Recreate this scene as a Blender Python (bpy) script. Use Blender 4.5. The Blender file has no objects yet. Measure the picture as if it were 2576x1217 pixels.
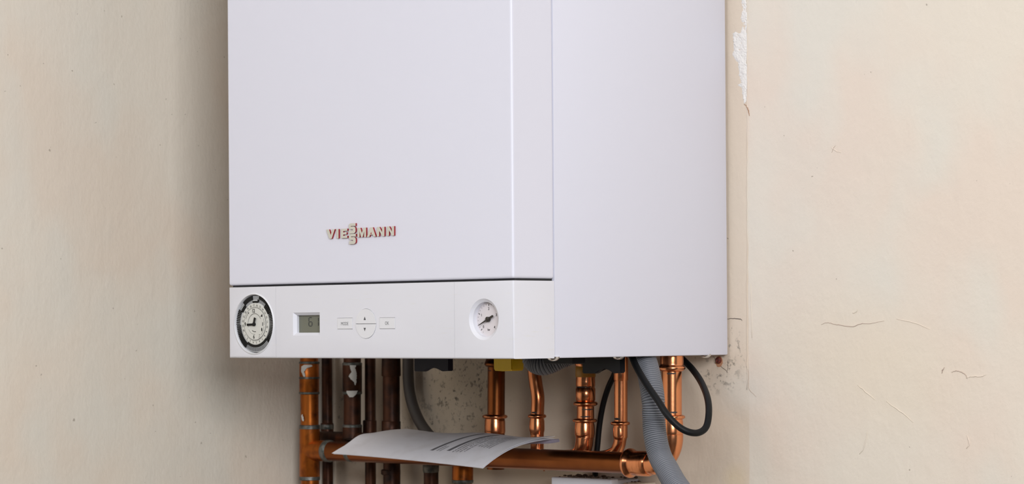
import bpy, bmesh, math, random
from mathutils import Vector, Matrix
random.seed(7)
S = bpy.context.scene
COL = S.collection
PI = math.pi
# ------------------------------------------------------------------ camera
Z0 = 1.20                      # height of the boiler's underside above the floor
F_PX, CX, CYP = 6562.8, 1288.0, 806.7
YAW, PITCH, ROLL = 0.7634, 0.0035, -0.0072
CAMP = Vector((2.04037, -1.71622, Z0 + 0.02639))
def cam_axes():
    cy, sy, cp, sp, cr, sr = math.cos(YAW), math.sin(YAW), math.cos(PITCH), math.sin(PITCH), math.cos(ROLL), math.sin(ROLL)
    F = Vector((-sy*cp, cy*cp, sp)); R = Vector((cy, sy, 0)); U = R.cross(F)
    return cr*R + sr*U, -sr*R + cr*U, F
R_, U_, F_ = cam_axes()
cd = bpy.data.cameras.new('camera'); cam = bpy.data.objects.new('camera', cd); COL.objects.link(cam)
m = Matrix((R_, U_, -F_)).transposed().to_4x4(); m.translation = CAMP
cam.matrix_world = m
cd.sensor_width = 36.0; cd.sensor_fit = 'HORIZONTAL'
cd.lens = F_PX/2576*36.0
cd.shift_y = (CYP-608.5)/2576
cd.clip_start = 0.05
cd.dof.use_dof = True; cd.dof.focus_distance = 2.48; cd.dof.aperture_fstop = 14
S.camera = cam
# ------------------------------------------------------------------ world and light
w = bpy.data.worlds.new('daylight'); S.world = w; w.use_nodes = True
bg = w.node_tree.nodes['Background']; bg.inputs[0].default_value = (0.86, 0.91, 1.0, 1); bg.inputs[1].default_value = 0.07
def area(name, loc, target, sx, sy, power, col):
    l = bpy.data.lights.new(name, 'AREA'); l.shape = 'RECTANGLE'; l.size = sx; l.size_y = sy; l.energy = power; l.color = col
    o = bpy.data.objects.new(name, l); COL.objects.link(o); o.location = loc
    o.rotation_euler = (Vector(target)-Vector(loc)).to_track_quat('-Z', 'Y').to_euler()
    return o
area('window_daylight', (0.6, -2.4, 2.5), (0.3, 0.1, 1.2), 1.1, 1.1, 29, (0.96, 0.97, 1.0))
area('side_window_daylight', (3.0, -1.8, 1.86), (0.3, 0.2, 1.25), 1.1, 0.9, 71, (0.96, 0.97, 1.0))
S.view_settings.view_transform = 'Standard'; S.view_settings.look = 'None'; S.view_settings.gamma = 1.0
S.view_settings.exposure = 0.0
S.view_settings.use_curve_mapping = False

# ------------------------------------------------------------------ measuring helpers
def ray(px, py):
    return F_*F_PX + R_*(px-CX) - U_*(py-CYP)
def at(px, py, Y):             # point in the plane y = Y
    d = ray(px, py); return CAMP + d*((Y-CAMP.y)/d.y)
def atx(px, py, X):            # point in the plane x = X
    d = ray(px, py); return CAMP + d*((X-CAMP.x)/d.x)
def mpx(n, p):                 # n pixels in metres at point p
    return n*((p-CAMP).dot(F_))/F_PX

# ------------------------------------------------------------------ mesh helpers
def tag(o, label=None, cat=None, group=None, kind=None):
    if label: o['label'] = label
    if cat: o['category'] = cat
    if group: o['group'] = group
    if kind: o['kind'] = kind
    return o
def obj(name, bm, mats, parent=None, smooth=False, angle=None):
    me = bpy.data.meshes.new(name)
    bmesh.ops.recalc_face_normals(bm, faces=bm.faces[:])
    bm.to_mesh(me); bm.free()
    for mt in (mats if isinstance(mats, (list, tuple)) else [mats]): me.materials.append(mt)
    if smooth:
        for p in me.polygons: p.use_smooth = True
        if angle is not None:
            me.set_sharp_from_angle(angle=angle)
    o = bpy.data.objects.new(name, me); COL.objects.link(o)
    if parent: put(o, parent)
    return o
def put(o, parent):
    o.parent = parent
    if parent.type == 'EMPTY': o.matrix_parent_inverse = Matrix.Translation(-parent.location)
def empty(name, loc, label, cat, group=None):
    if name == 'copper_pipe': group = 'copper pipes under the boiler'
    if name == 'valve_handle': group = 'plastic valve handles under the boiler'
    o = bpy.data.objects.new(name, None); COL.objects.link(o); o.location = loc; o.empty_display_size = 0.02
    return tag(o, label, cat, group)
def box(bm, a, b, bev=0.0, seg=2):
    r = bmesh.ops.create_cube(bm, size=1.0)
    vs = r['verts']
    for v in vs:
        v.co = Vector((a[i]+(b[i]-a[i])*(v.co[i]+0.5) for i in range(3)))
    if bev:
        es = list({e for v in vs for e in v.link_edges})
        bmesh.ops.bevel(bm, geom=es, offset=bev, segments=seg, affect='EDGES', profile=0.5, clamp_overlap=True)
    return bm
def new(): return bmesh.new()
def ring(bm, c, a, b, r, n):
    return [bm.verts.new(c + a*(r*math.cos(2*PI*i/n)) + b*(r*math.sin(2*PI*i/n))) for i in range(n)]
def lathe(bm, o, axis, prof, n=32, cap=True, mi=0):   # prof: (distance along axis, radius)
    axis = Vector(axis).normalized(); o = Vector(o)
    a = axis.orthogonal().normalized(); b = axis.cross(a)
    rs = [ring(bm, o+axis*t, a, b, max(r, 1e-5), n) for t, r in prof]
    for q, s in zip(rs, rs[1:]):
        for i in range(n):
            f = bm.faces.new((q[i], q[(i+1) % n], s[(i+1) % n], s[i])); f.material_index = mi
    if cap:
        bm.faces.new(rs[0]).material_index = mi; bm.faces.new(rs[-1]).material_index = mi
    return bm
def catmull(P, k=10):
    P = [Vector(p) for p in P]; out = []
    Q = [P[0]*2-P[1]] + P + [P[-1]*2-P[-2]]
    for i in range(1, len(Q)-2):
        for j in range(k):
            t = j/k; a, b, c, d = Q[i-1], Q[i], Q[i+1], Q[i+2]
            out.append(0.5*((2*b)+(c-a)*t+(2*a-5*b+4*c-d)*t*t+(3*b-a-3*c+d)*t**3))
    out.append(P[-1]); return out
def resample(P, step):
    out = [P[0].copy()]; acc = 0
    for a, b in zip(P, P[1:]):
        L = (b-a).length
        if L < 1e-9: continue
        while acc+L >= step:
            t = (step-acc)/L; a = a.lerp(b, t); out.append(a.copy()); L = (b-a).length; acc = 0
        acc += L
    return out
def sweep(bm, P, r, n=20, cap=True):                 # r: number or function(index, arc length)
    tan = []
    for i in range(len(P)):
        tan.append((P[min(i+1, len(P)-1)]-P[max(i-1, 0)]).normalized())
    a = tan[0].orthogonal().normalized(); rs = []; s = 0
    for i, p in enumerate(P):
        if i: s += (p-P[i-1]).length
        a = (a - tan[i]*a.dot(tan[i])).normalized(); b = tan[i].cross(a)
        rs.append(ring(bm, p, a, b, r(i, s) if callable(r) else r, n))
    for q, t in zip(rs, rs[1:]):
        for i in range(n): bm.faces.new((q[i], q[(i+1) % n], t[(i+1) % n], t[i]))
    if cap: bm.faces.new(rs[0]); bm.faces.new(rs[-1])
    return bm
def prism(bm, pts, d, mi_front=0, mi_side=0):        # polygon of 3D points, pushed along d
    d = Vector(d); v0 = [bm.verts.new(p) for p in pts]; v1 = [bm.verts.new(Vector(p)+d) for p in pts]
    bm.faces.new(v0).material_index = mi_front; bm.faces.new(v1).material_index = mi_front
    n = len(pts)
    for i in range(n):
        bm.faces.new((v0[i], v0[(i+1) % n], v1[(i+1) % n], v1[i])).material_index = mi_side
    return bm
def cut(o, cutters):
    for c in cutters:
        md = o.modifiers.new('b', 'BOOLEAN'); md.operation = 'DIFFERENCE'; md.object = c; md.solver = 'EXACT'
    dg = bpy.context.evaluated_depsgraph_get(); dg.update()
    me = bpy.data.meshes.new_from_object(o.evaluated_get(dg)); nm = o.data.name
    old = o.data; o.modifiers.clear(); o.data = me; bpy.data.meshes.remove(old); me.name = nm
    for p in me.polygons: p.use_smooth = True
    me.set_sharp_from_angle(angle=math.radians(35))
    for c in cutters:
        bpy.data.meshes.remove(c.data)
def text_mesh(bm, body, origin, xdir, zdir, size, depth=0.00012, bold=0.0, squeeze=1.0, align='CENTER'):
    cu = bpy.data.curves.new('t', 'FONT'); cu.body = body; cu.size = 1.0; cu.align_x = align; cu.align_y = 'CENTER'; cu.offset = bold; cu.resolution_u = 3
    o = bpy.data.objects.new('t', cu); COL.objects.link(o)
    dg = bpy.context.evaluated_depsgraph_get(); dg.update()
    me = bpy.data.meshes.new_from_object(o.evaluated_get(dg))
    xdir = Vector(xdir).normalized(); zdir = Vector(zdir).normalized(); nrm = xdir.cross(zdir)
    base = len(bm.verts); bm.verts.ensure_lookup_table()
    vs = [bm.verts.new(Vector(origin)+xdir*(v.co.x*size*squeeze)+zdir*(v.co.y*size)+nrm*depth) for v in me.vertices]
    for p in me.polygons:
        try: bm.faces.new([vs[i] for i in p.vertices])
        except ValueError: pass
    bpy.data.objects.remove(o); bpy.data.curves.remove(cu); bpy.data.meshes.remove(me)
    return bm

# ------------------------------------------------------------------ materials
def mat(name, col, rough=0.5, metal=0.0, spec=0.5, noise=None, bump=None, coat=0.0):
    mt = bpy.data.materials.new(name); mt.use_nodes = True; nt = mt.node_tree; b = nt.nodes['Principled BSDF']
    b.inputs['Base Color'].default_value = (*col, 1); b.inputs['Roughness'].default_value = rough
    b.inputs['Metallic'].default_value = metal; b.inputs['Specular IOR Level'].default_value = spec
    b.inputs['Coat Weight'].default_value = coat
    if noise or bump:
        geo = nt.nodes.new('ShaderNodeNewGeometry')
    if noise:                                       # (scale, second colour, low, high[, stretch])
        tx = nt.nodes.new('ShaderNodeTexNoise'); tx.inputs['Scale'].default_value = noise[0]; tx.inputs['Detail'].default_value = 6
        mp = nt.nodes.new('ShaderNodeMapping'); mp.inputs['Scale'].default_value = noise[4] if len(noise) > 4 else (1, 1, 1)
        nt.links.new(geo.outputs['Position'], mp.inputs[0]); nt.links.new(mp.outputs[0], tx.inputs['Vector'])
        rp = nt.nodes.new('ShaderNodeValToRGB'); rp.color_ramp.elements[0].position = noise[2]; rp.color_ramp.elements[1].position = noise[3]
        rp.color_ramp.elements[0].color = (*col, 1); rp.color_ramp.elements[1].color = (*noise[1], 1)
        nt.links.new(tx.outputs[0], rp.inputs[0]); nt.links.new(rp.outputs[0], b.inputs['Base Color'])
    if bump:                                        # (scale, strength, distance, stretch)
        tx = nt.nodes.new('ShaderNodeTexNoise'); tx.inputs['Scale'].default_value = bump[0]; tx.inputs['Detail'].default_value = 5
        mp = nt.nodes.new('ShaderNodeMapping'); mp.inputs['Scale'].default_value = bump[3] if len(bump) > 3 else (1, 1, 1)
        nt.links.new(geo.outputs['Position'], mp.inputs[0]); nt.links.new(mp.outputs[0], tx.inputs['Vector'])
        bp = nt.nodes.new('ShaderNodeBump'); bp.inputs['Strength'].default_value = bump[1]; bp.inputs['Distance'].default_value = bump[2]
        nt.links.new(tx.outputs[0], bp.inputs['Height']); nt.links.new(bp.outputs[0], b.inputs['Normal'])
    return mt
WHITE = mat('white_enamel', (0.70, 0.708, 0.80), 0.42, bump=(900, 0.08, 0.0003))
WHITEP = mat('white_plastic', (0.71, 0.715, 0.77), 0.45, bump=(700, 0.06, 0.0003), noise=(60, (0.70, 0.70, 0.72), 0.62, 0.75, (0.6, 1, 6)))
BTN = mat('button_plastic', (0.72, 0.725, 0.755), 0.4)
DARK = mat('dark_gap', (0.02, 0.02, 0.022), 0.8)
STEEL = mat('inner_steel', (0.10, 0.10, 0.10), 0.6)
BLACK = mat('black_plastic', (0.010, 0.011, 0.014), 0.5, spec=0.3)
NAVY = mat('navy_black_plastic', (0.008, 0.009, 0.022), 0.5, spec=0.3)
RUBBER = mat('black_rubber', (0.005, 0.0055, 0.0065), 0.5, spec=0.22, bump=(300, 0.2, 0.0004))
YELLOW = mat('yellow_plastic', (0.88, 0.58, 0.004), 0.4)
GREYH = mat('grey_hose_plastic', (0.165, 0.173, 0.195), 0.45)
CHROME = mat('chrome', (0.75, 0.75, 0.76), 0.2, 1.0)
DIALW = mat('dial_cream', (0.62, 0.62, 0.58), 0.5)
DIALG = mat('dial_grey', (0.55, 0.56, 0.56), 0.5)
GFACE = mat('gauge_face', (0.66, 0.62, 0.64), 0.5)
INK = mat('black_ink', (0.006, 0.006, 0.006), 0.6, spec=0.25)
GINK = mat('grey_ink', (0.08, 0.08, 0.09), 0.5)
NEEDLE = mat('needle_black', (0.02, 0.016, 0.012), 0.4)
LCD = mat('lcd_glass', (0.145, 0.15, 0.115), 0.25)
LCDI = mat('lcd_digit', (0.03, 0.035, 0.035), 0.4)
BEIGE = mat('letter_beige', (0.57, 0.555, 0.48), 0.5)
RED = mat('letter_red', (0.30, 0.007, 0.012), 0.45)
PAPER = mat('paper', (0.74, 0.73, 0.77), 0.7, noise=(40, (0.66, 0.64, 0.66), 0.5, 0.75))
COPPER = mat('bright_copper', (0.80, 0.32, 0.145), 0.23, 1.0, noise=(150, (0.36, 0.115, 0.045), 0.5, 0.70, (1, 1, 0.10)), bump=(200, 0.06, 0.0008))
COPPER2 = mat('brown_copper', (0.27, 0.088, 0.026), 0.33, 1.0, noise=(30, (0.20, 0.062, 0.019), 0.4, 0.7), bump=(200, 0.08, 0.0008))
OLDC = mat('old_lacquered_copper', (0.42, 0.115, 0.014), 0.36, 0.8, noise=(70, (0.13, 0.035, 0.008), 0.45, 0.68), bump=(180, 0.1, 0.0008))
TARN = mat('tarnished_copper', (0.075, 0.025, 0.010), 0.42, 0.6, noise=(60, (0.022, 0.010, 0.007), 0.42, 0.65), bump=(200, 0.15, 0.0008))
SOLDER = mat('grey_solder', (0.17, 0.165, 0.15), 0.45, 0.6, noise=(200, (0.08, 0.09, 0.08), 0.4, 0.6), bump=(400, 0.4, 0.0008))
SPLASH = mat('paint_splash', (0.55, 0.54, 0.50), 0.6)
RUST = mat('rust', (0.20, 0.035, 0.015), 0.7, noise=(500, (0.07, 0.012, 0.01), 0.4, 0.6), bump=(600, 0.5, 0.001))
RUSTS = mat('rust_stain', (0.50, 0.25, 0.14), 0.8)
PLAST = mat('bare_white_plaster', (0.80, 0.77, 0.73), 0.85, bump=(260, 0.6, 0.0015))
CRACK = mat('plaster_crack', (0.50, 0.40, 0.33), 0.9)
CRACKD = mat('pencil_mark', (0.16, 0.13, 0.11), 0.9)
DEBRIS = mat('brown_debris', (0.12, 0.085, 0.06), 0.9, noise=(300, (0.3, 0.25, 0.2), 0.5, 0.65))
BOXW = mat('socket_white', (0.62, 0.62, 0.66), 0.45)
MARK = mat('marker_black', (0.02, 0.018, 0.02), 0.6)
TAPE = mat('yellow_tape', (0.50, 0.24, 0.02), 0.4)

YW = 0.3125          # back wall
YP = 0.245           # front row of pipes
XL = at(776, 1000, YP).x - 0.031   # left wall
W, L, HP, D1 = 0.400, 0.3088, 0.0725, 0.0548
HB = 0.72            # boiler height

def wall_mat(name, axis, base, alt, pts_dark=(), strip=None, brush=(90, 90, 6), stain_shade=()):
    mt = bpy.data.materials.new(name); mt.use_nodes = True; nt = mt.node_tree; N = nt.nodes; Lk = nt.links; b = N['Principled BSDF']
    b.inputs['Roughness'].default_value = 0.75; b.inputs['Specular IOR Level'].default_value = 0.25
    geo = N.new('ShaderNodeNewGeometry'); pos = geo.outputs['Position']
    def noise(scale, stretch=(1, 1, 1), det=4, rough=0.5):
        mp = N.new('ShaderNodeMapping'); mp.inputs['Scale'].default_value = stretch; Lk.new(pos, mp.inputs[0])
        t = N.new('ShaderNodeTexNoise'); t.inputs['Scale'].default_value = scale; t.inputs['Detail'].default_value = det; t.inputs['Roughness'].default_value = rough
        Lk.new(mp.outputs[0], t.inputs['Vector']); return t.outputs[0]
    def ramp(src, lo, hi):
        r = N.new('ShaderNodeMapRange'); r.inputs[1].default_value = lo; r.inputs[2].default_value = hi; Lk.new(src, r.inputs[0]); return r.outputs[0]
    def mix(fac, a, c2):
        x = N.new('ShaderNodeMix'); x.data_type = 'RGBA'
        if isinstance(fac, float): x.inputs[0].default_value = fac
        else: Lk.new(fac, x.inputs[0])
        for k, s in ((6, a), (7, c2)):
            if isinstance(s, tuple): x.inputs[k].default_value = (*s, 1)
            else: Lk.new(s, x.inputs[k])
        return x.outputs[2]
    def mathn(op, a, c2):
        x = N.new('ShaderNodeMath'); x.operation = op
        for k, s in ((0, a), (1, c2)):
            if isinstance(s, (int, float)): x.inputs[k].default_value = s
            else: Lk.new(s, x.inputs[k])
        return x.outputs[0]
    def near(c, rad, stretch=(1, 1, 1)):
        mp = N.new('ShaderNodeMapping'); mp.inputs['Scale'].default_value = stretch; mp.inputs['Location'].default_value = [-c[i]*stretch[i] for i in range(3)]
        Lk.new(pos, mp.inputs[0])
        ln = N.new('ShaderNodeVectorMath'); ln.operation = 'LENGTH'; Lk.new(mp.outputs[0], ln.inputs[0])
        r = N.new('ShaderNodeMapRange'); r.inputs[1].default_value = rad; r.inputs[2].default_value = rad*0.3; Lk.new(ln.outputs['Value'], r.inputs[0]); return r.outputs[0]
    c = mix(ramp(noise(5.5, det=3), 0.42, 0.6), base, alt)
    c = mix(ramp(noise(9, (1, 1, 0.6), 2), 0.5, 0.66), c, (base[0]*0.97, base[1]*1.0, base[2]*1.02))
    if strip is not None:
        sx = N.new('ShaderNodeSeparateXYZ'); Lk.new(pos, sx.inputs[0])
        wob = mathn('MULTIPLY_ADD', noise(30), 0.004) if False else mathn('MULTIPLY', noise(30), 0.004)
        e = ramp(mathn('ADD', sx.outputs[0], wob), strip+0.0030, strip+0.0018)
        c = mix(mathn('MULTIPLY', e, 0.75), c, (base[0]*0.93, base[1]*0.86, base[2]*0.80))
    for (pc, rad, st, col, amt) in stain_shade:
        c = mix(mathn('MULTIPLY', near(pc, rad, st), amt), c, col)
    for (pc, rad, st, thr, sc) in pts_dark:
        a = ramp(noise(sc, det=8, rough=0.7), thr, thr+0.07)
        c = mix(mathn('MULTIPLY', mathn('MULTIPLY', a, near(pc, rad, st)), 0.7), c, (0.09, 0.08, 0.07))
    sp = ramp(noise(170, det=1), 0.79, 0.81)
    c = mix(mathn('MULTIPLY', sp, 0.6), c, (0.28, 0.23, 0.18))
    Lk.new(c, b.inputs['Base Color'])
    h = mathn('ADD', mathn('MULTIPLY', noise(1, brush, 3), 0.45), mathn('MULTIPLY', noise(55, det=6), 0.9))
    h = mathn('ADD', h, mathn('MULTIPLY', noise(9, det=2), 1.8))
    h = mathn('ADD', h, mathn('MULTIPLY', noise(260, (1, 1, .6), 4), .42))
    bp = N.new('ShaderNodeBump'); bp.inputs['Strength'].default_value = 0.45; bp.inputs['Distance'].default_value = 0.0016
    Lk.new(h, bp.inputs['Height']); Lk.new(bp.outputs[0], b.inputs['Normal'])
    return mt
CREAM = (0.75, 0.68, 0.58); CREAM2 = (0.755, 0.65, 0.55)
strip_x = at(1880, 500, YW).x
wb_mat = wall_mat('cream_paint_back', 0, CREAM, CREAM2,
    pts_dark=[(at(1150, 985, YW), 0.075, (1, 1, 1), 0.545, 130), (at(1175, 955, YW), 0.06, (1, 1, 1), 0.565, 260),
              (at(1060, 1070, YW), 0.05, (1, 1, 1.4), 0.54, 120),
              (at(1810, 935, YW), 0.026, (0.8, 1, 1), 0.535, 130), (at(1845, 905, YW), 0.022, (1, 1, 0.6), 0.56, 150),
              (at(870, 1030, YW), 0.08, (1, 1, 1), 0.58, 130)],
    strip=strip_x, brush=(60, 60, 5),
    stain_shade=[(at(900, 1000, YW), 0.085, (1, 1, 1), (0.30, 0.25, 0.19), 0.5), (at(1150, 1000, YW), 0.10, (1, 1, 1), (0.36, 0.31, 0.23), 0.45), (at(1870, 985, YW), 0.03, (0.6, 1, 1), (0.70, 0.66, 0.59), 0.6),  # first patch: grime plus shade painted into the wall behind the dark left pipes
           (at(2110, 850, YW), 0.06, (0.5, 1, 1), (0.76, 0.655, 0.53), 0.5), (at(2240, 950, YW), 0.07, (0.6, 1, 1), (0.755, 0.66, 0.53), 0.55),
           (at(1850, 1205, YW), 0.02, (1, 1, 1), (0.72, 0.60, 0.42), 0.6)])
wl_mat = wall_mat('cream_paint_left', 1, (0.70, 0.64, 0.545), (0.70, 0.61, 0.505), brush=(80, 80, 7))

# ------------------------------------------------------------------ room shell
def struct(name, a, b, mt):
    o = obj(name, box(new(), a, b), mt); o['kind'] = 'structure'; return o
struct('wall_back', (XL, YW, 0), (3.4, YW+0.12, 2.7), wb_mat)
struct('wall_left', (XL-0.12, -3.4, 0), (XL, YW+0.12, 2.7), wl_mat)
FLOOR = mat('brown_floor', (0.08, 0.06, 0.045), 0.6, noise=(8, (0.05, 0.038, 0.03), 0.4, 0.6))
struct('floor', (XL-0.12, -3.4, -0.1), (3.4, YW+0.12, 0), FLOOR)
struct('ceiling', (XL-0.12, -3.4, 2.7), (3.4, YW+0.12, 2.8), mat('white_ceiling', (0.8, 0.79, 0.77), 0.8))
wall_back = bpy.data.objects['wall_back']

# plaster damage on the back wall
def wpoly(pts, sc, ox, oy): return [at(ox+x/sc, oy+y/sc, YW) for x, y in pts]
pp = [(205,-5),(235,-5),(240,60),(247,130),(238,190),(246,300),(238,385),(246,470),(240,540),(238,620),(226,637),(214,590),(211,540),(183,520),(208,508),(192,460),(189,385),(163,362),(152,330),(160,290),(158,250),(154,205),(172,193),(190,205),(203,200),(216,150),(203,112),(216,60)]
# subdivide the outline and jitter it
def jitter(P, k=3, amt=0.0006):
    out = []
    for i in range(len(P)):
        a, b = P[i], P[(i+1) % len(P)]
        for j in range(k):
            q = a.lerp(b, j/k); out.append(q+Vector((random.uniform(-amt, amt), 0, random.uniform(-amt, amt))))
    return out
from mathutils import noise as mn
poly = [(1780+x/2.434, y/2.434) for x, y in pp]
def inside(x, y):
    c = False; n = len(poly)
    for i in range(n):
        (x0, y0), (x1_, y1_) = poly[i], poly[i-1]
        if (y0 > y) != (y1_ > y) and x < (x1_-x0)*(y-y0)/(y1_-y0)+x0: c = not c
    return c
bm = new(); grid = {}
def gv(i, j):
    if (i, j) not in grid:
        x, y = 1838+i*0.8, -4+j*0.8
        d = 1.0 if all(inside(x+dx+wob(x, y), y+dy) for dx, dy in ((2.2, 0), (-2.2, 0), (0, 2.2), (0, -2.2))) else (0.5 if inside(x+wob(x, y), y) else 0.0)
        h = d*(0.00055+0.00075*mn.noise(Vector((x*.09, y*.06, 1)))+0.0004*mn.noise(Vector((x*.3, y*.22, 5)))+0.00018*mn.noise(Vector((x*.8, y*.8, 9))))-0.00012
        grid[(i, j)] = bm.verts.new(at(x, y, YW)-Vector((0, h, 0)))
    return grid[(i, j)]
def wob(x, y): return 2.2*mn.noise(Vector((x*.2, y*.22, 3)))
for i in range(60):
    for j in range(340):
        if inside(1838+(i+.5)*.8+wob(1838+i*.8, -4+j*.8), -4+(j+.5)*.8):
            bm.faces.new((gv(i, j), gv(i+1, j), gv(i+1, j+1), gv(i, j+1)))
o = obj('peeled_plaster', bm, PLAST, wall_back, True); o['label'] = 'flaked white plaster where the cream paint has peeled'
def wline(pts, sc, ox, oy, r, mt, name='crack', sink=0.4):
    r *= 0.62
    P = [at(ox+x/sc, oy+y/sc, YW-r*sink) for x, y in pts]
    P = catmull(P, 5); P = [p+Vector((random.uniform(-1, 1)*r*0.8, 0, random.uniform(-1, 1)*r*0.8)) for p in P]
    n = len(P)
    return obj(name, sweep(new(), P, lambda i, s: r*(0.35+0.65*math.sin(PI*(i+0.5)/n)), 6), mt, wall_back, True)
wline([(155,272),(190,262),(230,270),(280,278),(345,285),(390,268),(440,268),(530,252)], 2.354, 2000, 700, 0.0006, CRACK)
wline([(925,557),(955,547),(990,558),(1012,572),(1018,592)], 2.354, 2000, 700, 0.0007, CRACK)
wline([(868,560),(876,540),(886,528)], 2.354, 2000, 700, 0.0009, CRACK)
wline([(370,630),(420,672),(475,718)], 2.354, 2000, 700, 0.0007, wb_mat, 'ridge')
wline([(540,730),(620,785),(700,850)], 2.354, 2000, 700, 0.0007, wb_mat, 'ridge')
wline([(1015,590),(1050,580),(1100,582),(1130,570)], 2.354, 2000, 700, 0.0008, wb_mat, 'ridge')
wline([(340,205),(360,200),(370,180)], 2.354, 2000, 700, 0.0009, wb_mat, 'ridge')
wline([(600,240),(700,262),(800,300)], 2.354, 2000, 700, 0.0006, wb_mat, 'ridge')
wline([(430,900),(410,1000),(380,1040)], 2.354, 2000, 700, 0.0008, wb_mat, 'ridge')
wline([(1020,930),(1030,980),(1015,1010)], 2.354, 2000, 700, 0.0010, wb_mat, 'ridge')
wline([(255,240),(300,238),(335,240),(345,250)], 2.355, 1720, 700, 0.0007, CRACKD, 'mark')
wline([(370,520),(385,560),(386,650),(430,700)], 2.355, 1720, 700, 0.0005, CRACK)
wline([(225,636),(240,650),(250,680),(256,710)], 2.434, 1780, 0, 0.0009, mat('brown_crack', (0.42, 0.25, 0.16), 0.9))
wline([(176,462),(215,515),(250,545),(262,560)], 2.355, 1720, 700, 0.0004, CRACKD)
wline([(262,480),(262,520),(255,560)], 2.355, 1720, 700, 0.0004, CRACKD)
wline([(0,370),(10,378),(25,384)], 1.0, 2090, 0, 0.0007, wb_mat, 'ridge')
wline([(0,0),(5,-12),(10,-18)], 1.0, 2092, 384, 0.0004, CRACK)
wline([(1888,712),(1892,850)], 1.0, 0, 0, 0.0006, wb_mat, 'ridge')
# plaster step along the old boiler outline
bm = new(); P = [at(1880+random.uniform(-1.2, 1.2), y, YW-0.0002) for y in range(-10, 1000, 22)]
sweep(bm, P, lambda i, s: 0.00045, 6); obj('ridge', bm, wb_mat, wall_back, True)

# ------------------------------------------------------------------ boiler
boiler = empty('boiler', (W/2, YW, Z0), 'white wall-hung gas boiler with a timer dial, small display and pressure gauge', 'boiler')
z = Z0
# casing: open-bottomed shell
bm = new(); ct = 0.0015
box(bm, (0.0, D1+0.0006, z), (W, L, z+HB), 0.0016, 2)
casing = obj('casing', bm, WHITE, boiler)
bm = new(); box(bm, (0.004, D1-0.02, z-0.05), (W-0.004, L-0.004, z+0.055)); c1 = obj('c', bm, DARK)
cut(casing, [c1])
obj('base_plate', box(new(), (0.004, 0.008, z+0.055), (W-0.004, L-0.002, z+0.062)), STEEL, boiler)
for xa, xb in ((0.04, 0.16), (0.22, 0.36)):
    obj('wall_bracket', box(new(), (xa, L-0.0005, z+0.45), (xb, YW, z+0.50)), STEEL, boiler)
# front cover
bm = new(); box(bm, (0.0, 0.0, z+HP+0.0010), (W, D1, z+HB), 0.0022, 3)
cover = obj('front_cover', bm, WHITE, boiler)
obj('cover_gap', box(new(), (0.002, 0.004, z+HP-0.006), (W-0.002, D1-0.001, z+HP+0.006)), DARK, boiler)
# control panel: three fascias
def X0(px, py=810): return at(px, py, 0).x
x1, x2 = X0(694), X0(1143.5)
def fascia(name, xa, xb, right=False):
    bm = new(); box(bm, (xa, 0.0, z), (xb, D1 if True else 0.03, z+HP-0.0010), 0.0003 if not right else 0.0003, 1)
    return obj(name, bm, WHITEP, boiler)
def box_bev_sides(bm, a, b, sides, big, small):
    r = bmesh.ops.create_cube(bm, size=1.0)
    for v in r['verts']: v.co = Vector((a[i]+(b[i]-a[i])*(v.co[i]+0.5) for i in range(3)))
    es = bm.edges[:]
    bigs = [e for e in es if all(any(abs(v.co[k]-val) < 1e-7 for k, val in [s]) for v in e.verts for s in [sides])]
    return bm
def fas(name, xa, xb, bigx=None):
    bm = new(); a = (xa, 0, z); b = (xb, D1, z+HP-0.0010)
    r = bmesh.ops.create_cube(bm, size=1.0)
    for v in r['verts']: v.co = Vector((a[i]+(b[i]-a[i])*(v.co[i]+0.5) for i in range(3)))
    es = [e for e in bm.edges if bigx is not None and all(abs(v.co.x-bigx) < 1e-7 for v in e.verts) and abs(e.verts[0].co.z-e.verts[1].co.z) > 0.01 and e.verts[0].co.y < 0.01]
    es += [e for e in bm.edges if all(abs(v.co.z-z) < 1e-7 and v.co.y < 1e-7 for v in e.verts)]
    bmesh.ops.bevel(bm, geom=es, offset=0.0018, segments=3, affect='EDGES', profile=0.5)
    return obj(name, bm, WHITEP, boiler)
G = 0.00012
fa = fas('timer_fascia', 0, x1-G, 0.0)
fb = fas('control_fascia', x1+G, x2-G)
fc = fas('gauge_fascia', x2+G, W, W)
# hollow them so the pipes and the recess stay clear
def cutter_box(a, b): return obj('c', box(new(), a, b), DARK)
TC = Vector((0.0390, 0, z+0.0343)); TR = 0.0309
BC = Vector((0.2036, 0, z+0.0335)); BR = 0.0143
def cyl_y(c, r, y0, y1, n=72, mt=DARK, name='c'):
    return obj(name, lathe(new(), (c.x, y0, c.z), (0, 1, 0), [(0, r), (y1-y0, r)], n), mt)
c_t = cyl_y(TC, TR-0.0012, -0.01, 0.009)
cut(fa, [c_t, cutter_box((0.003, 0.012, z-0.02), (x1+0.01, D1+0.01, z+HP-0.006))])
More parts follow.
